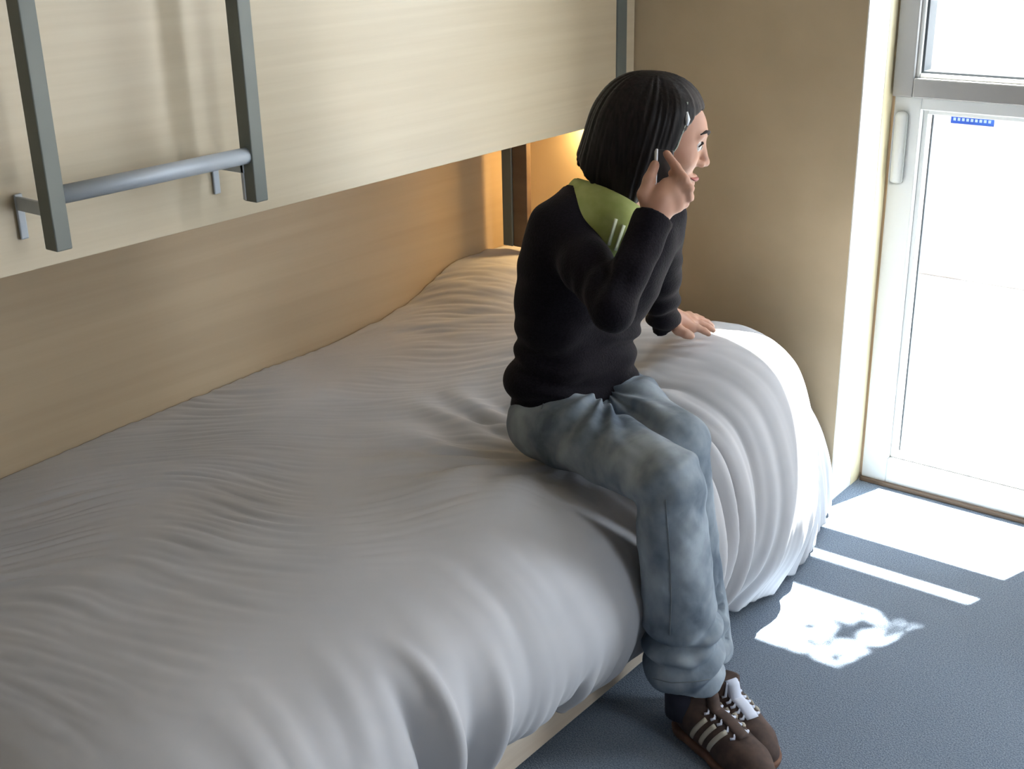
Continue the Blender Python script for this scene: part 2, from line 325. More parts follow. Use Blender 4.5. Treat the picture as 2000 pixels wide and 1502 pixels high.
# wrinkles on top: run along the photo's horizontal, i.e. diagonally over the bed
ca, sa = math.cos(R_(36)), math.sin(R_(36))
al = X*ca+Y*sa; ac = -X*sa+Y*ca
wx = perlin(X*2.1+5, Y*2.1)*.16
dsp = np.zeros_like(X)
ridge = lambda n: (1-np.abs(n)*2.2)
w1 = perlin(al*1.6+3, (ac+wx)*15); w2 = perlin(al*2.6+11, (ac+wx*1.3)*28); w3 = perlin(al*4+31, (ac+wx*1.5)*50)
amp = .35+.65*sstep(-.1, .35, perlin(X*2.5+40, Y*2.5+8)+.15) 
calm = 1-.85*gauss(X, -1.22, .26)*gauss(Y, 1.15, .40)
dsp += .8*calm*top*amp*(.0045*w1*sstep(2.2, 1.2, ac*0+Y*.5+1.0)+.0040*np.maximum(ridge(w2), 0)*.8+.0050*w3)+.0016*perlin(al*9, (ac+wx*1.2)*80)*top
dsp += top*.007*perlin(X*4+70, Y*4+20)
dsp += top*.007*sstep(1.95, 2.3, Y)*perlin(X*3+7+Y*5, (Y-.5*X)*20)*(1-.8*sstep(-1.7, -1.45, X))
dsp += top*.004*sstep(1.95, 2.2, Y)*sstep(-1.7, -1.45, X)*perlin(X*9-Y*5, (Y+.9*X)*13+3)
# radiating pulls around the seat
rr = np.hypot(X+1.33, Y-1.82)+1e-6; th = np.arctan2(Y-1.82, X+1.33)
dsp += top*.006*np.exp(-((rr-.24)/.14)**2)*np.sin(th*15+rr*9+perlin(X*7, Y*7)*3)
# folds hanging on the side
wy = perlin(Y*3+1, T*2+9)*.10
f1 = perlin((Y+wy)*10+.5, T*1.1+4); f2 = perlin((Y+wy)*23+9, T*1.8+2); f3 = perlin((Y+wy*.6)*55, T*3.0)
far = sstep(1.95, 2.12, Y)
dsp += side*(.008+.008*hem-.007*far)*f1*1.5+side*(.006-.004*far+.016*hem+.010*far)*f2+hem*.008*f3
# the photo's deep vertical folds: near corner, and beside her knee
for yc, s, a, t0, sl in ((1.085, .020, -.034, 1.06, .10), (1.135, .014, .022, 1.02, .06), (1.20, .028, -.020, 1.1, .02), (1.26, .016, .014, 1.1, -.05), (1.50, .012, -.020, 1.28, .1), (1.53, .010, .012, 1.3, .1),
                        (.90, .02, -.02, 1.15, .1), (.96, .018, .015, 1.12, .1), (.80, .02, -.018, 1.18, .1)):
    yy = yc+sl*(T-1.2); dsp += a*gauss(Y, yy, s)*sstep(t0, t0+.16, T)
for yc, s, a, t0 in ((1.93, .013, .010, .80), (1.955, .009, -.014, .80), (1.985, .011, .010, .84), (2.01, .008, -.012, .84), (2.045, .012, .007, .90), (2.085, .013, -.008, .95)):
    yy = yc+.03*sstep(.75, 1.0, T)-.05*sstep(1.1, 1.5, T)-.16*(1-sstep(.45, .95, T))+.012*perlin(T*6+yc*40, T*0+3); dsp += a*gauss(Y, yy, s)*sstep(t0-.3, t0+.10, T)*(.55+.9*sstep(-.3, .3, perlin(T*5+yc*90, T*0+7)))
dsp *= 1-.6*side*sstep(2.12, 2.28, Y)*(1-.6*hem)
P3 = P3+Nn*dsp[..., None]
P3[..., 0] = np.maximum(P3[..., 0], XW+.004); P3[..., 2] = np.maximum(P3[..., 2], .008)
P3[..., 1] = np.minimum(P3[..., 1], YE-.006)
lowmask = (P3[..., 2] < .215) & (P3[..., 1] < 2.60); P3[..., 0] = np.where(lowmask, np.maximum(P3[..., 0], -1.158), P3[..., 0])
V = P3.reshape(-1, 3); idx = np.arange(NT*NY).reshape(NT, NY)
F = np.stack([idx[:-1, :-1], idx[:-1, 1:], idx[1:, 1:], idx[1:, :-1]], -1).reshape(-1, 4)
def quickmesh(name, V, F):
    me = bpy.data.meshes.new(name); V = np.asarray(V, np.float32); F = np.asarray(F, np.int32)
    me.vertices.add(len(V)); me.vertices.foreach_set('co', V.ravel()); me.loops.add(F.size); me.loops.foreach_set('vertex_index', F.ravel())
    me.polygons.add(len(F)); me.polygons.foreach_set('loop_start', np.arange(0, F.size, F.shape[1], dtype=np.int32))
    me.update(calc_edges=True); me.validate(); return me
duvet = finish('duvet', quickmesh('duvet', V, F), M['duvet'])
tag(duvet, 'rumpled greige cotton duvet draped over the lower bed', 'duvet')
sm = duvet.modifiers.new('thickness', 'SOLIDIFY'); sm.thickness = .006; sm.offset = -1

# ------------------------------------------------------------------ person: distance fields meshed with surface nets
def W(px, py, d): return EYE+d*(fw+(px-1000)/FPX*rt-(py-751)/FPX*up)
def surface_nets(D, xs, ys_, zs):
    ins = D < 0; nx, ny, nz = D.shape
    cnt = np.zeros((nx-1, ny-1, nz-1), np.uint8)
    for a in (0, 1):
        for b_ in (0, 1):
            for c in (0, 1): cnt += ins[a:nx-1+a, b_:ny-1+b_, c:nz-1+c]
    I, J, K = np.nonzero((cnt > 0) & (cnt < 8))
    vid = -np.ones(cnt.shape, np.int32); vid[I, J, K] = np.arange(len(I))
    acc = np.zeros((len(I), 3)); n = np.zeros(len(I)); G = (xs, ys_, zs)
    for ax in range(3):
        for p in (0, 1):
            for q in (0, 1):
                o1 = [0, 0, 0]; oth = [k for k in range(3) if k != ax]; o1[oth[0]] = p; o1[oth[1]] = q; o2 = list(o1); o2[ax] = 1
                d1 = D[I+o1[0], J+o1[1], K+o1[2]]; d2 = D[I+o2[0], J+o2[1], K+o2[2]]
                mk = (d1 < 0) != (d2 < 0); t = np.where(mk, d1/(np.where(mk, d1-d2, 1)), 0)
                ijk = (I, J, K)
                for k in range(3):
                    g1 = G[k][ijk[k]+o1[k]]; g2 = G[k][ijk[k]+o2[k]]; acc[:, k] += np.where(mk, g1+(g2-g1)*t, 0)
                n += mk
    V = acc/n[:, None]; Fs = []
    for ax in range(3):
        a, b_ = [(1, 2), (2, 0), (0, 1)][ax]
        sl1 = [slice(None)]*3; sl2 = [slice(None)]*3; sl1[ax] = slice(0, -1); sl2[ax] = slice(1, None)
        A, B = ins[tuple(sl1)], ins[tuple(sl2)]; ch = A != B
        s = [slice(None)]*3; s[a] = slice(1, -1); s[b_] = slice(1, -1); sub = ch[tuple(s)]
        idx_ = list(np.nonzero(sub)); idx_[a] = idx_[a]+1; idx_[b_] = idx_[b_]+1
        def g(da, db):
            q = [x.copy() for x in idx_]; q[a] = q[a]+da; q[b_] = q[b_]+db; return vid[tuple(q)]
        quad = np.stack([g(-1, -1), g(0, -1), g(0, 0), g(-1, 0)], -1)
        flip = A[tuple(idx_)]
        quad[~flip] = quad[~flip][:, ::-1]; Fs.append(quad)
    return V, np.concatenate(Fs)
class Field:
    def __init__(s, lo, hi, h, hz=None):
        ax = [np.arange(lo[i], hi[i]+1e-9, (hz if (hz and i == 2) else h)) for i in range(3)]
        s.ax = ax; s.D = np.full([len(a) for a in ax], .2, np.float32)
    def region(s, pts, pad):
        pts = np.array(pts); lo = pts.min(0)-pad; hi = pts.max(0)+pad; sl = []
        for i in range(3):
            a = max(np.searchsorted(s.ax[i], lo[i])-1, 0); b_ = min(np.searchsorted(s.ax[i], hi[i])+1, len(s.ax[i])); sl.append(slice(a, max(b_, a+1)))
        g = np.stack(np.meshgrid(*[s.ax[i][sl[i]] for i in range(3)], indexing='ij'), -1).astype(np.float32)
        return tuple(sl), g
    def comb(s, sl, d, k, sub=False):
        A = s.D[sl]
        if sub: d = -d; hh = np.maximum(k-np.abs(A-d), 0)/k if k else 0; s.D[sl] = np.maximum(A, d)+(hh*hh*k*.25 if k else 0)
        else: hh = np.maximum(k-np.abs(A-d), 0)/k if k else 0; s.D[sl] = np.minimum(A, d)-(hh*hh*k*.25 if k else 0)
    def cone(s, a, b_, ra, rb, k=.015, sub=False, flat=None):
        a = np.array(a, float); b_ = np.array(b_, float); sl, g = s.region([a, b_], max(ra, rb)*(1.0)+k+.02)
        p = g-a.astype(np.float32); ba = b_-a
        if flat is not None:
            n = np.array(flat[0], float); n /= np.linalg.norm(n); f = flat[1]-1
            p = p+((p@n.astype(np.float32))*f)[..., None]*n.astype(np.float32); ba = ba+n*(ba@n)*f
        L2 = max(ba@ba, 1e-9); h = np.clip((p@ba.astype(np.float32))/L2, 0, 1)
        d = np.linalg.norm(p-h[..., None]*ba.astype(np.float32), axis=-1)-(ra+(rb-ra)*h)
        if flat is not None and flat[1] > 1: d = d/flat[1]**.5
        s.comb(sl, d, k, sub)
    def chain(s, pts, rs, k=.015, **kw):
        for i in range(len(pts)-1): s.cone(pts[i], pts[i+1], rs[i], rs[i+1], k, **kw)
    def ell(s, c, axes, rad, k=.015, sub=False):
        c = np.array(c, float); Am = np.array(axes, float); sl, g = s.region([c], max(rad)+k+.01)
        q = (g-c.astype(np.float32))@Am.T.astype(np.float32); rad = np.array(rad, np.float32)
        k0 = np.linalg.norm(q/rad, axis=-1); k1 = np.linalg.norm(q/(rad*rad), axis=-1)+1e-6
        s.comb(sl, k0*(k0-1)/k1, k, sub)
    def cut(s, fn):   # keep where fn(g) < 0
        g = np.stack(np.meshgrid(*s.ax, indexing='ij'), -1).astype(np.float32); s.D = np.maximum(s.D, fn(g))
    def mesh(s): return surface_nets(s.D, *s.ax)
def smoothv(V, F, it=2):
    for _ in range(it):
        acc = np.zeros_like(V); n = np.zeros(len(V))
        for i in range(4):
            j = F[:, (i+1) % 4]; np.add.at(acc, F[:, i], V[j]); np.add.at(n, F[:, i], 1); np.add.at(acc, j, V[F[:, i]]); np.add.at(n, j, 1)
        V = V*.5+.5*acc/n[:, None]
    return V
def vnormals(V, F):
    fn = np.cross(V[F[:, 2]]-V[F[:, 0]], V[F[:, 3]]-V[F[:, 1]]); N_ = np.zeros_like(V)
    for i in range(4): np.add.at(N_, F[:, i], fn)
    return N_/(np.linalg.norm(N_, axis=1, keepdims=True)+1e-12)
nrm = lambda v: np.array(v, float)/np.linalg.norm(v)
Zu = np.array([0, 0, 1.])

# skeleton
Rhip, Lhip = W(1074, 818, 2.41), W(1192, 782, 2.51)
Rknee, Lknee = W(1306, 938, 2.12), W(1326, 864, 2.26)
Rank, Lank = W(1337, 1300, 2.33), W(1374, 1275, 2.42)
Rsh, Lsh = W(1104, 446, 2.25), W(1285, 432, 2.38)
Relb, Rwr = W(1198, 606, 2.07), W(1278, 425, 2.11)
Lelb, Lwr = W(1290, 540, 2.52), W(1296, 628, 2.68)
Pc = (Rhip+Lhip)/2; Sc = (Rsh+Lsh)/2
LA = nrm(Lhip-Rhip); LS = nrm(Lsh-Rsh)
HC = W(1281, 264, 2.25); HH = W(1270, 262, 2.25)
Fd = nrm(.97*rt-.20*up+.12*fw); Ud = nrm(Zu-Fd*(Zu@Fd)); Ld = np.cross(Ud, Fd)
hp = lambda f, l, u: HC+f*Fd+l*Ld+u*Ud
hh = lambda f, l, u: HH+f*Fd+l*Ld+u*Ud
HA = [Fd, Ld, Ud]
neck0 = W(1190, 404, 2.30)
waist = W(1122, 690, 2.42); hemc = W(1116, 745, 2.43); ribs = W(1138, 600, 2.37); chest = W(1165, 500, 2.32)
CF = nrm(np.cross(LA, Zu)); 

def torso(fd, e, k=.04):
    """pelvis to shoulders as lateral capsules; e = extra radius"""
    lv = [(hemc, LA, .052, .070), (waist, LA, .050, .067), (W(1130, 645, 2.40), LA, .050, .068), (ribs, LA, .058, .072), (W(1150, 550, 2.345), LA, .062, .078), (chest, LS, .070, .080), (W(1180, 455, 2.31), LS, .085, .066)]
    for c, a, h, r in lv: fd.cone(c-a*h, c+a*h, r+e, r+e, k)
    fd.chain([Rsh+np.array([0, 0, .0]), neck0-np.array([0, 0, .02]), Lsh], [.044+e, .050+e, .044+e], .03)
def arms(fd, e, rw=.0):
    fd.chain([Rsh, (Rsh*.5+Relb*.5), Relb], [.046+e, .041+e, .032+e], .02)
    fd.chain([Relb, Relb*.6+Rwr*.4, Rwr], [.032+e, .031+e, .026+e+rw], .015)
    fd.chain([Lsh, Lelb], [.050+e, .038+e], .02); fd.chain([Lelb, Lwr], [.038+e, .025+e+rw], .015)

# ---- hands (world joints from palm frames)
def seg_hand(fd, wrist, palm_c, mcps, fingers, thumb, rp=.015):
    for q in mcps: fd.cone(wrist*.75+palm_c*.25, q, .017, .0115, .012)
    for i in range(len(mcps)-1): fd.cone(mcps[i], mcps[i+1], .0108, .0108, .010)
    fd.cone(wrist, palm_c, .020, .019, .015)
    for pts, r0_ in fingers: fd.chain(pts, [r0_*1.05, r0_, r0_*.92, r0_*.80][:len(pts)], .0035)
    fd.chain(thumb, [.014, .0115, .0100, .0085][:len(thumb)], .006)
# right hand at the ear: back of the hand to the camera, fingers wrapped round the phone from the front
rw_, rp_ = W(1280, 420, 2.108), W(1288, 388, 2.100)
r_mcp = [W(1303, 362, 2.098), W(1316, 372, 2.096), W(1323, 386, 2.100), W(1322, 400, 2.106)]
r_f = [([r_mcp[0], W(1337, 351, 2.085), W(1320, 326, 2.092), W(1302, 300, 2.102)], .0088),
       ([r_mcp[1], W(1346, 368, 2.088), W(1330, 350, 2.092), W(1312, 338, 2.104)], .0088),
       ([r_mcp[2], W(1346, 385, 2.098), W(1330, 366, 2.094), W(1313, 355, 2.106)], .0085),
       ([r_mcp[3], W(1337, 398, 2.110), W(1325, 382, 2.098), W(1310, 372, 2.108)], .0076)]
r_th = [W(1268, 405, 2.106), W(1258, 380, 2.100), W(1268, 350, 2.098), W(1279, 322, 2.104)]
# left hand flat on the duvet behind her
lw_, lp_ = W(1303, 618, 2.685), W(1330, 630, 2.70)
l_mcp = [W(1350, 640, 2.69), W(1352, 632, 2.72), W(1350, 625, 2.745), W(1345, 619, 2.77)]
l_f = [([l_mcp[0], W(1362, 640, 2.688), W(1375, 646, 2.690), W(1384, 652, 2.692)], .0082),
       ([l_mcp[1], W(1368, 632, 2.72), W(1382, 638, 2.722), W(1393, 645, 2.725)], .0082),
       ([l_mcp[2], W(1366, 624, 2.75), W(1381, 630, 2.755), W(1391, 637, 2.76)], .0080),
       ([l_mcp[3], W(1358, 618, 2.78), W(1371, 623, 2.785), W(1379, 630, 2.79)], .0070)]
l_th = [W(1312, 632, 2.68), W(1325, 644, 2.66), W(1340, 652, 2.655), W(1350, 656, 2.655)]

person = thing('person', 'dark-haired woman in black sweater and faded jeans sitting on the bed edge on the phone', 'person', tuple(Pc))
# ---- body
lo = np.array([-1.56, 1.42, .0]); hi = np.array([-.72, 2.42, 1.30])
B = Field(lo, hi, .0033, .0045)
torso(B, -.012); arms(B, -.012)
for a, b_, c in ((Rhip, Rknee, Rank), (Lhip, Lknee, Lank)):
    B.cone(a, b_, .068, .045, .02); B.cone(b_, c, .043, .028, .02)
    B.cone(c, c-np.array([0, 0, .075]), .028, .026, .01)
    B.cone(c-np.array([0, 0, .085]), c+np.array([.08, .0, -.10]), .022, .015, .01)
B.cone(neck0, hp(-.030, 0, -.055), .056, .048, .02)
# head
B.ell(hp(-.022, 0, .026), HA, (.088, .068, .074), .012)
B.ell(hp(.028, 0, .026), HA, (.058, .058, .048), .02)
B.ell(hp(.028, 0, -.018), HA, (.058, .056, .082), .02)
for s_ in (-1, 1):
    B.cone(hp(-.015, s_*.050, -.050), hp(.058, s_*.012, -.098), .018, .018, .02)
    B.ell(hp(.050, s_*.036, -.022), HA, (.027, .024, .024), .014)
    B.cone(hp(.080, s_*.010, .022), hp(.070, s_*.040, .022), .0075, .006, .012)
    B.ell(hp(.088, s_*.031, .004), HA, (.015, .016, .011), .012, sub=True)
    B.ell(hp(-.012, s_*.070, -.012), HA, (.017, .007, .028), .006)
B.cone(hp(-.01, 0, -.075), hp(.050, 0, -.088), .034, .024, .02)
B.ell(hp(.074, 0, -.100), HA, (.018, .020, .015), .014)
B.cone(hp(.081, 0, .014), hp(.0995, 0, -.024), .0065, .0078, .010)
B.ell(hp(.101, 0, -.028), HA, (.0095, .0085, .0078), .006)
for s_ in (-1, 1):
    B.ell(hp(.0915, s_*.0115, -.031), HA, (.0095, .0065, .0062), .006)
    B.ell(hp(.095, s_*.006, -.0385), HA, (.003, .0028, .003), .003, sub=True)
    B.cone(hp(.0895, 0, -.0585), hp(.076, s_*.024, -.055), .0058, .003, .005)
    B.cone(hp(.0870, 0, -.0710), hp(.076, s_*.021, -.063), .0064, .003, .005)
B.cone(hp(.094, 0, -.0635), hp(.080, .0, -.0635), .0012, .0012, .002, sub=True)
seg_hand(B, rw_, rp_, r_mcp, r_f, r_th); seg_hand(B, lw_, lp_, l_mcp, l_f, l_th)
V, F = B.mesh(); V = smoothv(V, F, 1)
body = finish('body', quickmesh('body', V, F), M['skin'], person)

def part_sphere(name, c, r, mat, parent, sc=(1, 1, 1)):
    bm = bmesh.new(); bmesh.ops.create_uvsphere(bm, u_segments=20, v_segments=14, radius=r)
    rot = Matrix([list(Fd), list(Ld), list(Ud)]).transposed()
    bmesh.ops.scale(bm, vec=sc, verts=bm.verts); bmesh.ops.rotate(bm, cent=(0, 0, 0), matrix=rot, verts=bm.verts); bmesh.ops.translate(bm, vec=Vector(c), verts=bm.verts)
    me = bpy.data.meshes.new(name); bm.to_mesh(me); bm.free(); return finish(name, me, mat, parent)
for s_ in (-1, 1):
    ey = part_sphere('eye', hp(.0685, s_*.031, .002), .0118, M['eyewhite'], person)
    part_sphere('iris', hp(.0755, s_*.0315, .001), .0062, M['iris'], ey)
    tube('eyelid', [hp(.0745, s_*.019, .004), hp(.0805, s_*.027, .0095), hp(.0795, s_*.035, .0095), hp(.0725, s_*.043, .003)], [.0012, .0022, .0022, .0012], M['brow'], person, 8)
    tube('eyebrow', [hp(.0885, s_*.014, .024), hp(.0865, s_*.026, .030), hp(.0790, s_*.038, .031), hp(.068, s_*.048, .025)], [.002, .0034, .003, .0012], M['brow'], person, 8)
tube('lips', [hp(.0790, -.024, -.0575), hp(.0905, -.012, -.0600), hp(.0945, 0, -.0600), hp(.0905, .012, -.0600), hp(.0790, .024, -.0575)], [.0012, .0038, .0044, .0038, .0012], M['lip'], person, 10)

# ---- hair: bob, parted, tucked to the ear level
Hh = Field(HH-.20, HH+.20, .003)
Hh.ell(hh(-.010, 0, .026), HA, (.099, .083, .084), .02)
Hh.ell(hh(.020, 0, .050), HA, (.054, .064, .050), .03)
Hh.ell(hh(-.040, 0, -.03), HA, (.066, .076, .09), .03)
for s_ in (-1, 1):
    Hh.cone(hh(-.01, s_*.050, .02), hh(-.025, s_*.060, -.115), .036, .028, .03)
    Hh.cone(hh(.022, s_*.048, .05), hh(.020, s_*.064, -.075), .034, .018, .03)
Hh.cone(hh(-.058, 0, -.01), hh(-.080, 0, -.095), .046, .044, .04)
def hair_cut(g):
    q = (g-HH.astype(np.float32)); f = q@Fd.astype(np.float32); l = q@Ld.astype(np.float32); u_ = q@Ud.astype(np.float32)
    gu = np.interp(u_, [-.14, -.10, -.069, -.035, -.019, .0, .024, .045, .056, .066, .078], [-.01, .008, .014, .022, .028, .032, .038, .050, .058, .070, .2]).astype(np.float32)
    gu = gu+.003*np.sin(l*60+u_*30)
    bf = np.interp(f, [-.13, -.10, -.06, -.0226, .0, .02, .045], [-.100, -.106, -.124, -.131, -.108, -.078, -.03]).astype(np.float32)
    mid = np.clip(1-np.abs(l)/.05, 0, 1)*(f < .03)*.045+.004*np.sin(f*210)*np.sin(f*83+l*30)        # nape hair shorter at the centre
    return np.maximum((f-gu)*.8, (bf+mid-u_)*.8)
Hh.cut(hair_cut); V, F = Hh.mesh(); V = smoothv(V, F, 2); N_ = vnormals(V, F)
q = V-HH; f_, l_, u_ = q@Fd, q@Ld, q@Ud
ang = np.arctan2(l_, f_+.02); rad_ = np.hypot(l_, f_+.02)
part_ = perlin(ang*14, u_*5+3)*.0026+perlin(ang*30+9, u_*6)*.0013
V = V+N_*(part_*np.clip(rad_/.05, 0, 1))[:, None]
hair = finish('hair', quickmesh('hair', V, F), M['hair'], person)
cl_ = tube('hair_clip', [hh(.036, -.080, .062), hh(.041, -.0825, .050), hh(.042, -.083, .040)], [.003, .0052, .003], M['silver'], person, 8)
tube('hair_highlight', [hh(.034, -.074, .078), hh(.040, -.0825, .045), hh(.036, -.0840, .0), hh(.028, -.083, -.02)], .0016, M['clip'], person, 8)  # thin greenish tube painting in the lit edge of her hair

# ---- lime shirt (seen in the neckline)
Sh = Field(neck0-np.array([.26, .26, .24]), neck0+np.array([.26, .26, .14]), .004)
for c, a, h, r in ((chest, LS, .066, .082), (W(1180, 455, 2.31), LS, .080, .068)): Sh.cone(c-a*h, c+a*h, r, r, .03)
Sh.chain([Rsh, neck0-np.array([0, 0, .02]), Lsh], [.046, .058, .046], .03)
Sh.chain([W(1144, 374, 2.30), W(1172, 408, 2.27), W(1200, 440, 2.23), W(1215, 470, 2.23)], [.028, .040, .044, .04], .05)
Sh.cone(neck0-np.array([0, 0, .02]), neck0*.45+hp(-.030, 0, -.055)*.55, .062, .056, .02)
ntop = nrm(hp(-.03, 0, -.055)-neck0)
c0 = neck0+ntop*.004
tilt = nrm(ntop+CF*-.55)
c0 = W(1178, 370, 2.25); tilt = nrm(.50*rt+.86*up)
Sh.cut(lambda g: (g-c0.astype(np.float32))@tilt.astype(np.float32))
V, F = Sh.mesh(); V = smoothv(V, F, 2)
shirtV, shirtF = V, F
shirt = finish('shirt', quickmesh('shirt', V, F), M['lime'], person)

# ---- sweater
Sw = Field([-1.56, 1.44, .54], [-.95, 2.36, 1.10], .0042)
torso(Sw, .006); arms(Sw, .003, .006)
Sw.cone(hemc-LA*.054, hemc+LA*.060, .078, .078, .03)
Sw.cone(Rsh, W(1131, 366, 2.29), .040, .024, .03)
V0 = W(1214, 492, 2.22)                      # bottom of the V
Vn = W(1122, 338, 2.24); Vf = W(1262, 372, 2.30)
def sweater_cut(g):
    cf = CF.astype(np.float32)
    # wedge between near edge line and far edge line, extruded along view-independent chest normal
    nn = nrm(np.cross(V0-Vn, CF+np.array([0, 0, .12]))); nf = nrm(np.cross(Vf-V0, CF+np.array([0, 0, .12])))
    if nn@(Vf-V0) < 0: nn = -nn
    if nf@(Vn-V0) < 0: nf = -nf
    w_ = np.minimum((g-V0.astype(np.float32))@nn.astype(np.float32), (g-V0.astype(np.float32))@nf.astype(np.float32))
    w_ = np.minimum(w_, (g-(neck0-CF*.085).astype(np.float32))@cf)
    near = np.linalg.norm(g-Rwr.astype(np.float32), axis=-1)
    arm_ax = nrm(Rwr-Relb).astype(np.float32); pa = g-Relb.astype(np.float32); ta = pa@arm_ax; da = np.linalg.norm(pa-ta[..., None]*arm_ax, axis=-1)
    keep = np.where((ta > .0), .062-da, -1)          # protect the forearm
    w_ = np.minimum(w_, -keep)
    # collar opening round the neck
    t_ = (g-neck0.astype(np.float32))@ntop.astype(np.float32); rd = np.linalg.norm((g-neck0.astype(np.float32))-t_[..., None]*ntop.astype(np.float32), axis=-1)
    col = np.minimum(.064-rd, t_+.05); w_ = np.maximum(w_, np.minimum(col, -keep))
    # cuffs and hem
    c1 = (ta-np.linalg.norm(Rwr-Relb)-.000); c1 = np.where((np.linalg.norm(g-Rwr.astype(np.float32), axis=-1) < .055), c1, -1)
    ax2 = nrm(Lwr-Lelb).astype(np.float32); t2 = (g-Lwr.astype(np.float32))@ax2-.012; t2 = np.where(np.linalg.norm(g-Lwr.astype(np.float32), axis=-1) < .07, t2, -1)
    hm = (hemc[2]-.048-g[..., 2]); hm = hm+.25*((g-hemc.astype(np.float32))@CF.astype(np.float32))*0
    return np.maximum.reduce([w_, c1, t2, hm]).astype(np.float32)
Sw.cut(sweater_cut)
V, F = Sw.mesh(); V = smoothv(V, F, 2); N_ = vnormals(V, F)
h_ = V[:, 2]
fold = perlin(V@rt*16+2, h_*22+3)*.005+perlin(V@rt*9+h_*14, h_*9-V@rt*14+30)*.006
low = sstep(.80, .66, h_); fold += low*.006*np.sin(h_*120+V@rt*14+perlin(V@rt*10, h_*10)*4)
elb = np.exp(-(np.linalg.norm(V-(Relb+nrm(Rwr-Relb+Rsh-Relb)*.05), axis=1)/.06)**2); fold += elb*.004*np.sin((V-Relb)@nrm(Rwr-Rsh)*150+perlin(V@rt*20, h_*20)*2)
V = V+N_*fold[:, None]
sweater = finish('sweater', quickmesh('sweater', V, F), M['sweater'], person)

# ---- jeans
J = Field([-1.56, 1.46, .06], [-.80, 2.14, .76], .0042)
J.cone(hemc-LA*.055-np.array([0, 0, .04]), hemc+LA*.055-np.array([0, 0, .04]), .070, .070, .03)
J.cone(Pc-LA*.050, Pc+LA*.055, .088, .088, .03)
for nm, a, b_, c in (('r', Rhip, Rknee, Rank), ('l', Lhip, Lknee, Lank)):
    J.chain([a, a*.5+b_*.5, b_], [.084, .066, .058], .008)
    md = b_*.55+c*.45; c2 = c+(c-b_)*.035
    J.chain([b_, md, c2], [.061, .065, .071] if nm == 'r' else [.055, .052, .058], .006)
def jcut(g):
    return np.maximum.reduce([(Rank[2]-.026-g[..., 2])-.10*(g[..., 0]-Rank[0]), -.2+0*g[..., 2]]).astype(np.float32)
J.cut(jcut)
V, F = J.mesh(); V = smoothv(V, F, 2); N_ = vnormals(V, F)
def axis_t(V, a, b_):
    d = b_-a; L = np.linalg.norm(d); t = (V-a)@(d/L)/L; rd = np.linalg.norm(V-a-np.outer(t*L, d/L), axis=1); return t, rd
dd = np.zeros(len(V))
tR, rR = axis_t(V, Rknee, Rank); tL, rL = axis_t(V, Lknee, Lank); tr_, rr_ = axis_t(V, Rhip, Rknee); tl_, rl_ = axis_t(V, Lhip, Lknee)
sx = V@rt; sz = V@up
dd += .0035*perlin(sx*11+4, sz*6)+.0034*perlin(sx*20+sz*17, sz*16-sx*8)+.0016*perlin(sx*45+sz*30, sz*30)
lapf = np.exp(-(np.linalg.norm(V-(Pc+CF*.06+np.array([0, 0, .04])), axis=1)/.13)**2)
cr_c = W(1184, 760, 2.36)
rel = V-cr_c; ang = np.arctan2(rel@up, rel@rt); dist = np.linalg.norm(rel, axis=1)
dd += .0065*np.exp(-((dist-.10)/.09)**2)*np.sin(ang*11+perlin(sx*9, sz*9)*2.5)
# stacking folds above the near shoe
st_ = sstep(.62, .78, tR)*(rR < .11)*sstep(1.12, 1.0, tR)
dd += st_*(.007*np.sin(tR*46+sx*26+perlin(sx*12, sz*12)*3)+.006*np.exp(-((tR-.79-.35*(sx-(Rank@rt)))/.018)**2)*-1.6)
kn = np.exp(-(np.linalg.norm(V-Rknee, axis=1)/.09)**2); dd += kn*.004*np.sin((V-Rknee)@nrm(Rhip-Rank)*110+perlin(sx*14, sz*14)*2)
V = V+N_*dd[:, None]
jeans = finish('jeans', quickmesh('jeans', V, F), M['denim'], person)
def onsurf(Vs, Ns, p, d):       # nearest vertex in direction
    return p
# seam line down the outer side of the near leg, riding on the cloth (ray hits on the jeans mesh)
from mathutils.bvhtree import BVHTree
bvj = BVHTree.FromPolygons([tuple(v) for v in V], [tuple(int(i) for i in f) for f in F])
def drape(pts, off=.0008, toward=None, n=30):
    out = []
    for i in range(n):
        t = i/(n-1)*(len(pts)-1); k = min(int(t), len(pts)-2); p = pts[k]*(1-(t-k))+pts[k+1]*(t-k)
        d = Vector(-toward).normalized(); h = bvj.ray_cast(Vector(p)-d*.3, d)
        if h[0] is not None: out.append(np.array(h[0])+np.array(toward)*off)
    return out
tw = nrm(EYE-Rknee)
def seamtube(name, pts, r_, mat=M['seam']):
    q = drape(pts, .0004, tw, 40)
    q2 = [q[0]]
    for p in q[1:]:
        if np.linalg.norm(p-q2[-1]) < .05: q2.append(p)
    if len(q2) > 3:
        Q = np.array(q2); Q[1:-1] = (Q[:-2]+Q[1:-1]*2+Q[2:])/4; tube(name, Q, r_, mat, jeans, 6)
seamtube('side_seam', [W(1300, 975, 2.1), W(1308, 1080, 2.15), W(1311, 1170, 2.2), W(1308, 1235, 2.25)], .0014)
seamtube('pocket_seam', [W(1058, 735, 2.35), W(1068, 765, 2.34), W(1060, 800, 2.34)], .0012)
seamtube('fly_seam', [W(1172, 735, 2.34), W(1186, 765, 2.34), W(1190, 785, 2.34)], .0013)
seamtube('hem_stitch', [W(1275, 1322, 2.3), W(1310, 1330, 2.28), W(1350, 1327, 2.28), W(1395, 1318, 2.3)], .0012)

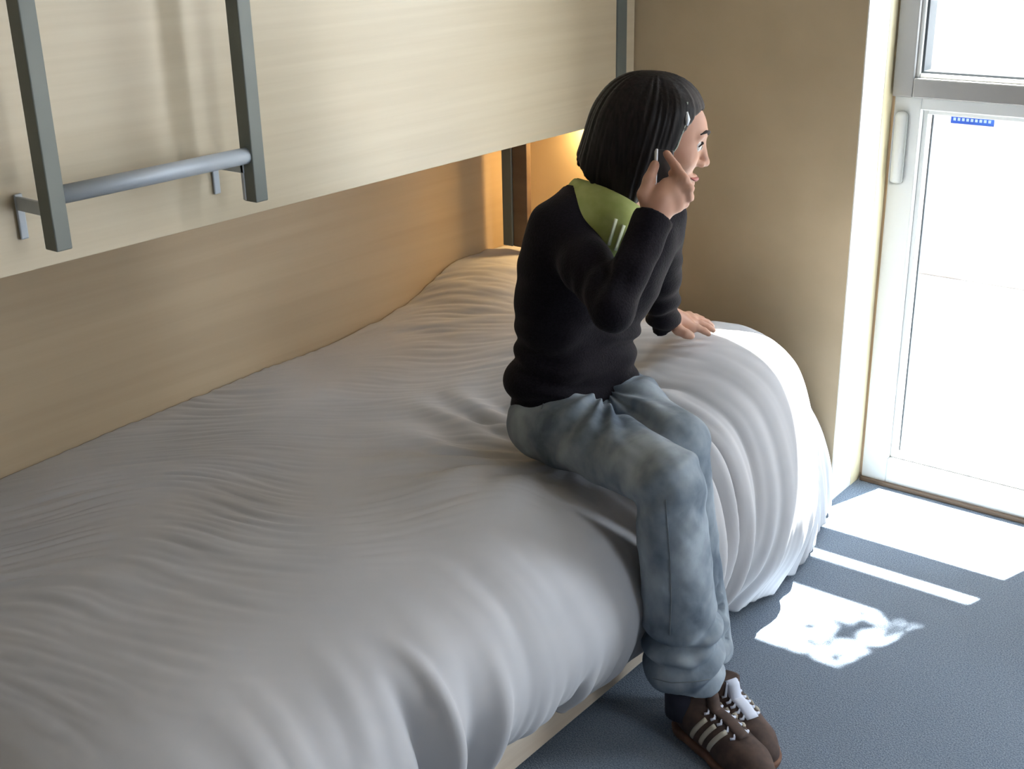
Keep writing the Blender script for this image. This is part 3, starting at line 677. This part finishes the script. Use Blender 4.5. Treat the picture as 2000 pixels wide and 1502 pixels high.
# pale stripes on the shirt front
bvs = BVHTree.FromPolygons([tuple(v) for v in shirtV], [tuple(int(i) for i in f) for f in shirtF])
for a, b_ in (((1190, 478), (1204, 428)), ((1203, 488), (1219, 440)), ((1213, 492), (1234, 455))):
    pts = []
    for j in range(8):
        p = W(a[0]+(b_[0]-a[0])*j/7, a[1]+(b_[1]-a[1])*j/7, 2.2); d_ = Vector(p-EYE).normalized(); h = bvs.ray_cast(Vector(EYE), d_)
        if h[0] is not None: pts.append(np.array(h[0])-np.array(d_)*.0006)
    if len(pts) > 3: tube('shirt_stripe', pts, .0052, M['limestripe'], shirt, 8, flat=(tuple(nrm(CF)), .3))
for nm_, a_, hx in (('r', Rank, 1), ('l', Lank, 1)):
    tube('sock', [a_+Zu*.03, a_-Zu*.02, a_-Zu*.055, a_-Zu*.105], [.034, .034, .036, .034], M['sock'], person, 20)
# ---- phone in the right hand
pd = nrm(W(1300, 290, 2.13)-W(1296, 395, 2.118))
phone = thing('mobile_phone', 'small silver and black mobile phone held between her hand and ear', 'phone', tuple(W(1297, 345, 2.125)))
pn = nrm(HC-W(1297, 345, 2.12)); pw = nrm(np.cross(pd, pn)); pn = nrm(np.cross(pw, pd))
def pbox(name, off, dims, mat, par, bev):
    bm = bmesh.new(); box_bm(bm, [-d/2 for d in dims], [d/2 for d in dims], bev, 3); bmesh.ops.recalc_face_normals(bm, faces=bm.faces)
    rm = Matrix([list(pw), list(pd), list(pn)]).transposed(); c = W(1297, 345, 2.125)+off[0]*pw+off[1]*pd+off[2]*pn
    bmesh.ops.rotate(bm, cent=(0, 0, 0), matrix=rm, verts=bm.verts); bmesh.ops.translate(bm, vec=Vector(c), verts=bm.verts)
    me = bpy.data.meshes.new(name); bm.to_mesh(me); bm.free(); return finish(name, me, mat, par)
pbox('phone_shell', (0, 0, 0), (.030, .094, .009), M['phonedark'], phone, .003)
pbox('phone_frame', (0, 0, .0058), (.032, .096, .0035), M['silver'], phone, .0015)
pbox('phone_frame', (-.0155 if pw@rt > 0 else .0155, .0, -.002), (.005, .092, .014), M['silver'], phone, .002)

# ---- shoes
def shoe(name, heel, toe, lift, near):
    d = toe-heel; L = np.linalg.norm(d[:2]); d = np.array([d[0], d[1], 0])/L; s = np.cross(Zu, d)
    pt = lambda a, b_, c: heel+d*a*L+s*b_+Zu*(c)
    par = bpy.data.objects.new('shoe', None); link(par); par.parent = person; par.matrix_parent_inverse = Matrix.Translation(-Vector(person.location))
    Fd2 = Field(np.minimum(heel, toe)-.08, np.maximum(heel, toe)+np.array([.08, .08, .17]), .0035)
    Fd2.chain([pt(.12, 0, .042), pt(.35, 0, .042), pt(.62, 0, .036), pt(.80, 0, .030), pt(.93, 0, .024)], [.033, .032, .037, .037, .026], .02)
    Fd2.chain([pt(.14, 0, .09), pt(.22, 0, .06), pt(.5, 0, .055), pt(.75, 0, .036)], [.031, .036, .030, .026], .02)
    Fd2.cone(pt(.12, 0, .085), pt(.20, 0, .115), .032, .032, .02)
    Fd2.cut(lambda g: (.020-g[..., 2]).astype(np.float32))
    sl_ = nrm(Zu-.35*d); Fd2.cut(lambda g: ((g-pt(.2, 0, .112).astype(np.float32))@sl_.astype(np.float32)).astype(np.float32))
    V, F = Fd2.mesh(); V = smoothv(V, F, 2)
    up_ = finish('upper', quickmesh('upper', V, F), M['shoebrown'], par); up_.matrix_parent_inverse = Matrix.Identity(4)
    S2 = Field(np.minimum(heel, toe)-.08, np.maximum(heel, toe)+np.array([.08, .08, .10]), .0035)
    S2.chain([pt(.12, 0, .02), pt(.35, 0, .02), pt(.62, 0, .02), pt(.80, 0, .02), pt(.94, 0, .024)], [.039, .035, .043, .042, .029], .02)
    S2.cut(lambda g: np.maximum(.002-g[..., 2], g[..., 2]-.024).astype(np.float32))
    V2, F2 = S2.mesh(); V2 = smoothv(V2, F2, 1)
    so = finish('sole', quickmesh('sole', V2, F2), M['sole'], par)
    so.matrix_parent_inverse = Matrix.Identity(4)
    bv = BVHTree.FromPolygons([tuple(v) for v in V], [tuple(int(i) for i in f) for f in F])
    def onshoe(p, dr, off):
        h = bv.ray_cast(Vector(p-dr*.15), Vector(dr)); return None if h[0] is None else np.array(h[0])-np.array(dr)*off
    for sd in (-1, 1):
        for k in range(3):
            a0 = .30+.10*k; pts = []
            for j in range(8):
                q = onshoe(pt(a0+.10*j/7., 0, .026+.050*j/7.), nrm(-s*sd-Zu*.25), .0004)
                if q is not None: pts.append(q)
            if len(pts) > 3: st2 = tube('stripe', pts, .0052, M['shoestripe'], par, 8, flat=(tuple(s), .35)); st2.matrix_parent_inverse = Matrix.Identity(4)
    for k in range(5):
        a = .36+.075*k; pts = []
        for j in range(9):
            q = onshoe(pt(a+.02*(j % 2), -.022+.044*j/8, .06), nrm(-Zu), .0012)
            if q is not None: pts.append(q)
        if len(pts) > 3: l2 = tube('lace', pts, .0028, M['lace'], par, 8); l2.matrix_parent_inverse = Matrix.Identity(4)
    pts = [onshoe(pt(a, 0, .06), nrm(-Zu), .0006) for a in np.linspace(.33, .72, 10)]; pts = [p for p in pts if p is not None]
    if len(pts) > 3: t2 = tube('tongue', pts, .013, M['lace'] if not near else M['shoebrown'], par, 10, flat=((0, 0, 1), .3)); t2.matrix_parent_inverse = Matrix.Identity(4)  # white on the far shoe paints in its lit edge
    return par
def ground_at(px, py):
    d = fw+(px-1000)/FPX*rt-(py-751)/FPX*up; return EYE+d*(-EYE[2]/d[2])
h1 = ground_at(1332, 1418); shoe('shoe', h1, ground_at(1500, 1548), 0, True)
h2 = ground_at(1385, 1398); shoe('shoe', h2, ground_at(1500, 1502), 0, False)
# ------------------------------------------------------------------ branch outside that dapples the sun patch
br = thing('tree_branch', 'small leafy tree branch outside beyond the shadow slat', 'branch', (-.6, 3.45, 3.1))
sd = np.array(SUN_DIR)
def back(x, y, t): p = np.array([x, y, 0.]); return p-sd*t
leafpts = []
for (px, py, n, sp) in ((1535, 1287, 7, .020), (1568, 1282, 8, .022), (1612, 1270, 6, .014), (1650, 1232, 11, .024), (1662, 1225, 7, .02), (1735, 1232, 9, .024), (1765, 1228, 8, .022), (1712, 1272, 6, .016), (1780, 1215, 8, .025)):
    gp = ground_at(px, py)
    for _ in range(n):
        leafpts.append(back(gp[0]+random.gauss(0, sp), gp[1]+random.gauss(0, sp*.7), 3.45+random.uniform(-.06, .06)))
lb = bmesh.new(); me_leaf = bpy.data.meshes.new('leaf')
vs = [lb.verts.new(p) for p in ((0, 0, 0), (.010, .012, .002), (.012, .026, .003), (0, .044, 0), (-.012, .026, .003), (-.010, .012, .002), (0, .02, -.002))]
for a, b_ in ((0, 1), (1, 2), (2, 3), (3, 4), (4, 5), (5, 0)): lb.faces.new([vs[a], vs[b_], vs[6]])
lb.to_mesh(me_leaf); lb.free(); me_leaf.materials.append(M['leaf'])
for p in leafpts:
    lo_ = link(bpy.data.objects.new('leaf', me_leaf)); lo_.parent = br
    lo_.matrix_parent_inverse = Matrix.Translation(-Vector(br.location)); lo_.location = Vector(p); lo_.scale = (1.3, 1.3, 1.3); lo_.rotation_euler = (random.uniform(-.9, .9), random.uniform(-.9, .9), random.uniform(0, 6.3))
lp_ = np.array(leafpts); o_ = lp_[np.argsort(lp_[:, 0])]
tube('twig', [o_[-1]+np.array([.25, .1, .15])]+[o_[k] for k in range(len(o_)-1, -1, -9)], .0035, M['bark'], br, 6)
